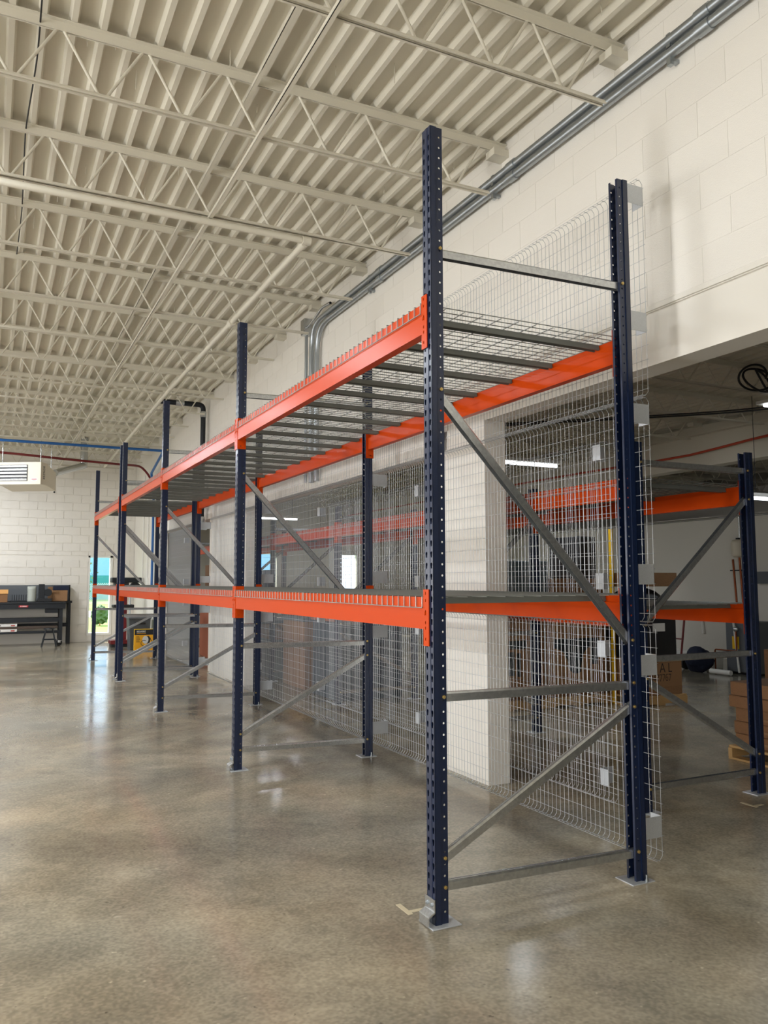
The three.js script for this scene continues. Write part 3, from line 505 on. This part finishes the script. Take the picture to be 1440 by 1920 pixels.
solo('yellow_post', rb(5.14, 5.175, 0, 2.15, -4.62, -4.57, 0.006), M.yellow, 'slim yellow post beside the printed cartons', 'post');
// storage deeper in the second room, seen through the mesh
{
  const tones = ['#6e5138', '#39506b', '#7a5a3e', '#2f3b44', '#80624a', '#525a5e', '#8a4a30', '#40505c'];
  const mats = tones.map((c) => std({ color: C(c), roughness: 0.75 })), nm = ['dull brown', 'slate blue', 'tan brown', 'charcoal', 'light brown', 'mid grey', 'rust brown', 'steel blue'];
  let n = 0; for (const [zi, zc] of [[1, -4.75], [2, -7.3], [3, -9.9], [4, -12.4]]) for (let s = 0; s < 2; s++) {
    if (zi === 1) { n++; continue; }
    const w = 0.9 + rnd() * 0.2, h = 0.55 + rnd() * 0.45, z = zc + (s ? 0.6 : -0.6), k = n++ % 8;
    const t = thing('storage_tote', `${nm[k]} tote on the floor below the second rack, ${ORD[zi]} bay, ${s ? 'nearer' : 'farther'} half`, 'tote', [2.62, 0, z], 0, 'totes under the second rack');
    part('body', rb(-w / 2, w / 2, 0, h, -0.45, 0.45, 0.02), mats[k], t); part('lid', rb(-w / 2 - 0.02, w / 2 + 0.02, h, h + 0.05, -0.47, 0.47, 0.015), mats[(k + 3) % 8], t);
    if (zi < 4) continue; const hh = 0.25 + rnd() * 0.3; const u = thing('shelf_carton', `${nm[(k + 2) % 8]} carton on the lower deck of the second rack, ${ORD[zi]} bay, ${s ? 'nearer' : 'farther'} half`, 'carton', [2.6, 1.344, z], 0, 'cartons on the second rack');
    part('body', rb(-0.4, 0.4, 0, hh, -0.4, 0.4, 0.01), mats[(k + 2) % 8], u);
  }
}
// wall equipment by the grey partition
solo('wall_conduit', merge([rod([10.97, 2.72, -18], [10.97, 2.72, 4], 0.022, 8), rod([10.97, 2.72, -7.55], [10.97, 2.1, -7.55], 0.018, 8)]), M.galv, 'thin steel conduit along the top of the grey partition', 'conduit');
{
  const t = thing('water_heater', 'grey metal water heater cabinet with yellow stickers', 'water heater', [9.05, 0, -6.0]);
  part('cabinet', rb(0, 0.5, 0.03, 0.84, -0.29, 0.3, 0.02, 2), M.grey, t); part('foot', rb(0.03, 0.47, 0, 0.03, -0.26, 0.27, 0.005), M.blackPlastic, t);
  part('sticker', rb(-0.004, 0.001, 0.4, 0.6, -0.16, -0.03, 0.001), M.yellow, t); part('sticker', rb(-0.004, 0.001, 0.3, 0.34, -0.16, -0.09, 0.001), M.yellow, t);
  part('valve', new THREE.SphereGeometry(0.05, 12, 10), M.galv, t, [-0.02, 0.72, -0.06]);
  part('pipe', bentPipe([[-0.04, 0.72, -0.05], [-0.04, 0.37, -0.05], [-0.04, 0.37, -0.48], [-0.04, 0, -0.48]], 0.012, 0.03, 8), M.copper, t); part('vent', rod([-0.03, 0.84, -0.1], [-0.03, 0.03, -0.02], 0.018, 8), M.white, t);
  const e = thing('expansion_tank', 'small cream expansion tank on copper pipes', 'tank', [10.86, 2.1, -7.5]);
  part('tank', new THREE.LatheGeometry([[0, -0.17], [0.08, -0.165], [0.125, -0.12], [0.13, 0.1], [0.1, 0.16], [0.03, 0.175], [0, 0.176]].map((p) => new THREE.Vector2(...p)), 20), M.cream, e); part('cap', rod([0, 0.17, 0], [0, 0.2, 0], 0.04, 12), M.blackPlastic, e);
  part('copper_pipe', rod([0, -0.2, -0.13], [0, -2.0, -0.02], 0.02, 8), M.copper, e); part('copper_pipe', rod([0, -0.17, 0.02], [0, -2.0, 0.12], 0.02, 8), M.copper, e); part('clamp', rb(-0.01, 0.01, -0.42, -0.4, -0.2, 0.3, 0.002), M.blackSteel, e);
  solo('electric_panel', rb(10.9, 11.0, 1.44, 1.66, -7.2, -6.75, 0.01), M.grey, 'grey electric box on the partition wall', 'electric box');
  solo('white_plinth', rb(9.1, 9.5, 0, 0.27, -8.0, -6.75, 0.01), M.white, 'low white plinth at the foot of the grey wall', 'plinth');
  solo('drain_pipe', bentPipe([[10.975, 0.95, -9.1], [10.975, 0.95, -8.55], [10.975, 0.45, -8.5]], 0.03, 0.06, 10), M.white, 'white plastic drain pipe with a bend on the grey wall', 'pipe');
  const b = new THREE.IcosahedronGeometry(0.22, 3), p = b.attributes.position; for (let i = 0; i < p.count; i++) { const s = 1 + 0.12 * Math.sin(p.getX(i) * 21) * Math.cos(p.getY(i) * 17); p.setXYZ(i, p.getX(i) * s, Math.max(-0.17, p.getY(i)) * s, p.getZ(i) * s); } b.computeVertexNormals();
  solo('blue_bag', b.translate(8.8, 0.19, -6.62), M.bag, 'slumped dark blue bag on the floor beside the water heater', 'bag');
  solo('floor_pipe', rod([8.75, 0.045, -6.35], [8.75, 0.045, -5.95], 0.04, 12), M.white, 'short white pipe lying on the floor before the water heater', 'pipe');
  const h = thing('hand_truck', 'red hand truck leaning on the grey wall', 'hand truck', [8.85, 0, -7.2]); part('frame', merge([rod([0, 0.08, -0.1], [0.15, 1.0, -0.1], 0.018, 8), rod([0, 0.08, 0.12], [0.15, 1.0, 0.12], 0.018, 8), rod([0.15, 1.0, -0.1], [0.15, 1.0, 0.12], 0.018, 8), rod([0.07, 0.5, -0.1], [0.07, 0.5, 0.12], 0.012, 8)]), M.red, h); for (const z of [-0.16, 0.18]) part('wheel', new THREE.CylinderGeometry(0.1, 0.1, 0.05, 16).rotateX(Math.PI / 2), M.rubber, h, [0.06, 0.1, z]);
}

// ------------------------------------------------------------------ far corner of the main hall
{ // fixed bench against the far wall
  const t = thing('workbench', 'black steel workbench with a back panel against the far block wall', 'workbench', [0, 0, -18.0]);
  part('top', rb(-3.4, 0.045, 0.99, 1.04, -0.33, 0.06, 0.006), M.blackSteel, t); part('back_panel', rb(-3.4, 0.0, 1.04, 1.425, -0.34, -0.32, 0.008), M.grey, t);
  part('end_panel', extrudeZ([[-0.012, 0], [0.012, 0], [0.012, 0.385], [-0.012, 0.385]], 0.14).translate(0.0, 1.04, -0.19), M.blackSteel, t);
  for (const [x, z] of [[-0.02, 0.02], [-0.02, -0.28], [-2.6, 0.02], [-2.6, -0.28]]) part('leg', rb(x - 0.035, x + 0.035, 0, 0.99, z - 0.03, z + 0.03, 0.004), M.blackSteel, t);
  part('stretcher', rb(-2.6, 0.0, 0.42, 0.5, -0.3, 0.03, 0.004), M.blackSteel, t);
  const u = thing('rolling_bench', 'black steel bench on casters with a red badge on its apron', 'workbench', [0, 0, -17.62]);
  part('top', rb(-3.4, -0.13, 0.99, 1.03, -0.28, 0.2, 0.006), M.blackSteel, u);
  const ap = part('apron', rb(-3.4, -0.14, 0.87, 0.99, 0.17, 0.19, 0.004), M.blackSteel, u);
  const badge = canvasTex(256, 64, (x, w, h) => { x.fillStyle = '#b3202a'; x.beginPath(); x.moveTo(20, 4); x.lineTo(250, 8); x.lineTo(236, 58); x.lineTo(6, 54); x.fill(); x.fillStyle = '#efe9e4'; x.font = 'italic bold 40px sans-serif'; x.textAlign = 'center'; x.fillText('X-TREME', 128, 46, 180); });
  part('badge', new THREE.PlaneGeometry(0.22, 0.055), std({ map: badge, roughness: 0.5 }), ap, [-1.06, 0.935, 0.192]);
  for (const z of [-0.22, 0.14]) { const l = part('leg', rb(-0.28, -0.2, 0.13, 0.99, z - 0.03, z + 0.03, 0.004), M.blackSteel, u); const c = part('caster', merge([new THREE.TorusGeometry(0.048, 0.022, 8, 18), new THREE.CylinderGeometry(0.035, 0.035, 0.03, 14).rotateX(Math.PI / 2)]), M.rubber, u, [-0.26, 0.07, z]); part('fork', rb(-0.03, 0.03, 0, 0.06, -0.034, 0.034, 0.004), M.galv, c); void l; }
  for (const z of [-0.22, 0.14]) part('leg', rb(-2.68, -2.6, 0, 0.99, z - 0.03, z + 0.03, 0.004), M.blackSteel, u);
  part('drawer_unit', rb(-0.58, -0.3, 0.77, 0.87, -0.1, 0.16, 0.006), M.blackSteel, u);
  part('shelf', rb(-2.66, -0.24, 0.56, 0.66, -0.26, 0.15, 0.006), M.blackSteel, u); part('shelf', rb(-2.66, -0.3, 0.41, 0.47, -0.26, 0.15, 0.006), std({ color: C('#4a3d33'), roughness: 0.7 }), u); part('lower_rail', rb(-2.66, -0.24, 0.3, 0.36, 0.1, 0.15, 0.006), M.blackSteel, u);
  const strip = canvasTex(256, 32, (x, w, h) => { x.fillStyle = '#d9d6d0'; x.fillRect(0, 0, w, h); x.fillStyle = '#26272a'; x.font = 'bold 26px sans-serif'; x.fillText('VER', 90, 26); x.fillStyle = '#a8332c'; x.fillRect(210, 12, 30, 14); });
  for (const [y, l] of [[0.5, 'upper'], [0.38, 'lower']]) solo('lettered_carton', rb(-1.9, -1.18, y - 0.03, y + 0.032, -17.52, -17.46, 0.004), [M.white, M.white, M.white, M.white, std({ map: strip, roughness: 0.6 }), M.white].slice(4, 5)[0], `flat white lettered carton on the ${l} shelf of the rolling bench`, 'carton');
  // things on the benches
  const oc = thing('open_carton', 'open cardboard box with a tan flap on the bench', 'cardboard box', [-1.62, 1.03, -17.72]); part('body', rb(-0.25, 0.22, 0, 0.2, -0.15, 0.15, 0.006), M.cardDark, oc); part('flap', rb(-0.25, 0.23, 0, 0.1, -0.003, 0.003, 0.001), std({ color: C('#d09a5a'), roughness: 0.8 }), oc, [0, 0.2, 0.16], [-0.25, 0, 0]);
  const dr = thing('ribbed_drum', 'pale ribbed cylinder standing on the bench', 'drum', [-0.88, 1.03, -17.7]); part('body', new THREE.LatheGeometry([[0, 0], [0.095, 0], [0.1, 0.03], [0.094, 0.04], [0.1, 0.09], [0.094, 0.1], [0.1, 0.15], [0.094, 0.16], [0.1, 0.21], [0.094, 0.22], [0.1, 0.3], [0.097, 0.37], [0, 0.375]].map((p) => new THREE.Vector2(...p)), 20), std({ color: C('#a9ada4'), roughness: 0.5 }), dr);
  const vi = thing('bench_machine', 'black bench machine with a round head beside the drum', 'machine', [-0.66, 1.03, -17.72]); part('column', rb(-0.07, 0.06, 0, 0.42, -0.08, 0.08, 0.008), M.blackSteel, vi); part('head', new THREE.CylinderGeometry(0.09, 0.09, 0.14, 16).rotateX(Math.PI / 2), M.blackSteel, vi, [0.13, 0.22, 0]); part('base', rb(-0.09, 0.22, 0, 0.08, -0.1, 0.1, 0.01), M.blackPlastic, vi);
  const c2 = carton(-0.42, -0.08, 1.041, 1.3, -18.05, -17.8, 'brown cardboard box with a torn flap at the bench end'); part('torn_flap', rb(-0.12, 0.1, 0, 0.06, -0.003, 0.003, 0.001), M.card, c2, [-0.12, 0.17, 0.14], [0.5, 0, 0.2]);
  carton(-0.5, -0.36, 1.041, 1.38, -18.2, -18.08, 'tall pale brown box against the bench back panel', M.card);
  solo('blue_box', rb(-0.4, -0.05, 1.301, 1.41, -18.04, -17.82, 0.008), M.bag, 'navy blue flat box on the brown cardboard box', 'box');
  solo('tool_rack', merge([...Array(7)].map((_, i) => rod([-1.3 + i * 0.05, 1.03, -17.75], [-1.3 + i * 0.05, 1.2, -17.75], 0.008, 6)).concat([rb(-1.34, -0.98, 1.03, 1.07, -17.8, -17.7, 0.006)])), M.blackSteel, 'small black tool rack between the open box and the drum', 'tool rack');
  const st = thing('work_stool', 'black steel stool with a square brace under the bench end', 'stool', [-0.5, 0, -17.2]); part('seat', new THREE.CylinderGeometry(0.12, 0.13, 0.03, 18), M.blackPlastic, st, [0, 0.42, 0]); for (const [sx, sz] of [[1, 1], [1, -1], [-1, 1], [-1, -1]]) part('leg', rod([sx * 0.07, 0.41, sz * 0.07], [sx * 0.16, 0, sz * 0.14], 0.012, 7), M.blackSteel, st); part('brace', merge([rod([-0.14, 0.17, 0.12], [0.14, 0.17, 0.12], 0.01, 6), rod([-0.14, 0.17, -0.12], [0.14, 0.17, -0.12], 0.01, 6), rod([0.13, 0.17, -0.12], [0.13, 0.17, 0.12], 0.01, 6), rod([-0.13, 0.17, -0.12], [-0.13, 0.17, 0.12], 0.01, 6)]), M.blackSteel, st);
}
{ // red stand machine, bin, reel box
  const t = thing('stand_machine', 'red shop machine on a stand with a black head by the window', 'machine', [1.02, 0, -16.5]);
  part('base', rb(-0.27, 0.2, 0.07, 0.16, -0.2, 0.2, 0.01), M.red, t); part('foot', rb(-0.25, 0.2, 0, 0.07, -0.18, 0.18, 0.01), M.blackPlastic, t); part('column', rb(-0.02, 0.1, 0.16, 1.25, -0.06, 0.06, 0.01), M.red, t); part('table', rb(-0.22, 0.24, 0.9, 0.97, -0.18, 0.18, 0.01), M.blackPlastic, t); part('rail', rod([0.16, 0.2, 0.05], [0.16, 1.3, 0.05], 0.02, 10), M.steel, t);
  part('head', rb(-0.2, 0.12, 1.3, 1.5, -0.15, 0.15, 0.02), M.blackPlastic, t); part('lid', rb(-0.27, 0.4, 1.48, 1.6, -0.18, 0.18, 0.02), M.blackSteel, t); part('motor', new THREE.CylinderGeometry(0.12, 0.12, 0.2, 18).rotateX(Math.PI / 2), M.blackPlastic, t, [0.27, 1.37, 0]);
  const b = thing('grey_bin', 'tall dark grey plastic bin with a rim by the block wall', 'bin', [1.24, 0, -15.55]);
  const bl = new THREE.Shape([[-0.19, 0], [0.19, 0], [0.225, 0.68], [-0.225, 0.68]].map((p) => new THREE.Vector2(...p)));
  part('body', new THREE.ExtrudeGeometry(bl, { depth: 0.36, bevelEnabled: true, bevelSize: 0.012, bevelThickness: 0.012, bevelSegments: 2 }).translate(0, 0.012, -0.18), M.binGrey, b); part('rim', rb(-0.25, 0.25, 0.68, 0.72, -0.22, 0.22, 0.012, 2), M.grey, b); part('handle', rb(-0.12, 0.12, 0.56, 0.6, 0.19, 0.21, 0.006), M.blackPlastic, b);
  const y = thing('reel_box', 'yellow and black carton with a picture of a hose reel', 'carton', [1.275, 0, -15.06], -0.1);
  part('body', rb(-0.2, 0.2, 0, 0.47, -0.09, 0.09, 0.004), M.yellow, y);
  const tx = canvasTex(512, 600, (x, w, h) => { x.fillStyle = '#e7a512'; x.fillRect(0, 0, w, h); x.fillStyle = '#17181a'; x.fillRect(0, 0, w, 150); x.fillStyle = '#e8e4da'; x.font = 'bold 70px sans-serif'; x.fillText('REELWORKS', 60, 82, 240); x.fillStyle = '#e7a512'; x.fillRect(60, 104, 250, 14); x.fillStyle = '#3a3020'; for (let i = 0; i < 8; i++) x.fillRect(50, 190 + i * 22, 80 + (i * 37) % 30, 9); x.fillStyle = '#17181a'; x.beginPath(); x.ellipse(370, 290, 60, 110, 0, 0, 7); x.fill(); x.fillStyle = '#cfcfca'; x.beginPath(); x.ellipse(300, 290, 82, 110, 0, 0, 7); x.fill(); x.strokeStyle = '#17181a'; x.lineWidth = 14; x.beginPath(); x.ellipse(262, 380, 80, 80, 0, 0.6, 5.4); x.stroke(); x.lineWidth = 16; x.beginPath(); x.moveTo(420, 230); x.lineTo(490, 380); x.stroke(); x.fillStyle = '#17181a'; x.fillRect(60, 560, 140, 30); });
  part('print', new THREE.PlaneGeometry(0.396, 0.464), std({ map: tx, roughness: 0.6 }), y, [0, 0.235, 0.0912]);
}

// floor tape marks
for (const [x, z, l] of [[0.055, -0.2, 'pale tape corner mark on the floor beside the free end post'], [2.93, -0.7, 'pale tape corner mark on the floor near the second rack foot']]) { const t = thing('floor_tape', l, 'tape mark', [x, 0, z], 0); part('strip', bx(-0.075, 0.0, 0, 0.0012, -0.0125, 0.0125), M.tape, t); part('strip', bx(-0.1, -0.075, 0, 0.0012, -0.1, 0.03), M.tape, t, [0, 0, 0]); }

// ------------------------------------------------------------------ outdoors, seen through the windows
{
  solo('lawn', bx(-60, 90, -0.3, -0.12, -120, FZ - 0.25), M.grass, 'sunlit green lawn outside the far window', 'lawn').userData.kind = 'stuff';
  solo('pavement_strip', bx(-60, 90, -0.12, -0.1, -44, -36), M.plaster, 'pale path crossing the lawn', 'path');
  const lump = (r, n, s) => { const g = new THREE.IcosahedronGeometry(r, n), p = g.attributes.position; for (let i = 0; i < p.count; i++) { const k = 1 + 0.16 * Math.sin(p.getX(i) * 13 / s + 1) * Math.sin(p.getY(i) * 17 / s) + 0.1 * Math.sin(p.getZ(i) * 29 / s); p.setXYZ(i, p.getX(i) * k, p.getY(i) * k, p.getZ(i) * k); } g.computeVertexNormals(); return g; };
  const sh = thing('round_shrub', 'rounded green shrub on the lawn outside the window', 'shrub', [1.95, -0.14, -28.5]); part('foliage', lump(0.33, 4, 0.4).translate(0, 0.42, 0), M.leaf, sh); part('stem', rod([0, 0, 0], [0, 0.3, 0], 0.03, 6), M.wood, sh);
  const tr = thing('slim_tree', 'slim leafy tree outside the window', 'tree', [3.3, -0.12, -50]); part('trunk', rod([0, 0, 0], [0, 2.4, 0], 0.06, 8), M.wood, tr);
  const lv = []; for (let i = 0; i < 320; i++) { const a = rnd() * 6.28, y = 0.8 + rnd() * 3.2, r = (0.15 + 0.85 * rnd()) * (1 - Math.abs(y - 2.2) / 2.8); lv.push(new THREE.PlaneGeometry(0.2, 0.12).rotateX(rnd() * 3).rotateY(rnd() * 3).translate(r * Math.cos(a), y, r * Math.sin(a))); } const le = part('foliage', merge(lv), M.leafB, tr); le.userData.kind = 'stuff';
  const bd = thing('blue_building', 'blue metal building across the lawn', 'building', [3, -0.12, -75]); part('wall', bx(-18, 22, 0, 8, -6, 0), M.facade, bd); part('band', bx(-18, 22, 0, 2.2, 0, 0.06), std({ color: C('#2d8a86'), roughness: 0.6 }), bd); for (let i = 0; i < 5; i++) part('window', bx(-3 + i * 3.2, -1.6 + i * 3.2, 4.2, 5.4, 0, 0.05), M.white, bd);
  const fs = []; for (let i = 0; i < 60; i++) { const x = -2 + i * 0.13; fs.push([[x, 0, 0], [x + 1.5, 1.5, 0]], [[x + 1.5, 0, 0], [x, 1.5, 0]]); } const fe = thing('chain_link_fence', 'grey chain link fence across the lawn', 'fence', [0.5, -0.11, -58]); const fm = part('links', wires(fs, 0.008), M.galv, fe); fm.userData.kind = 'stuff'; for (const x of [-2, 1.4, 4.5, 7]) part('post', rod([x, 0, 0.03], [x, 1.6, 0.03], 0.03, 8), M.galv, fe);
}
shade(scene);
renderer.render(scene, camera);
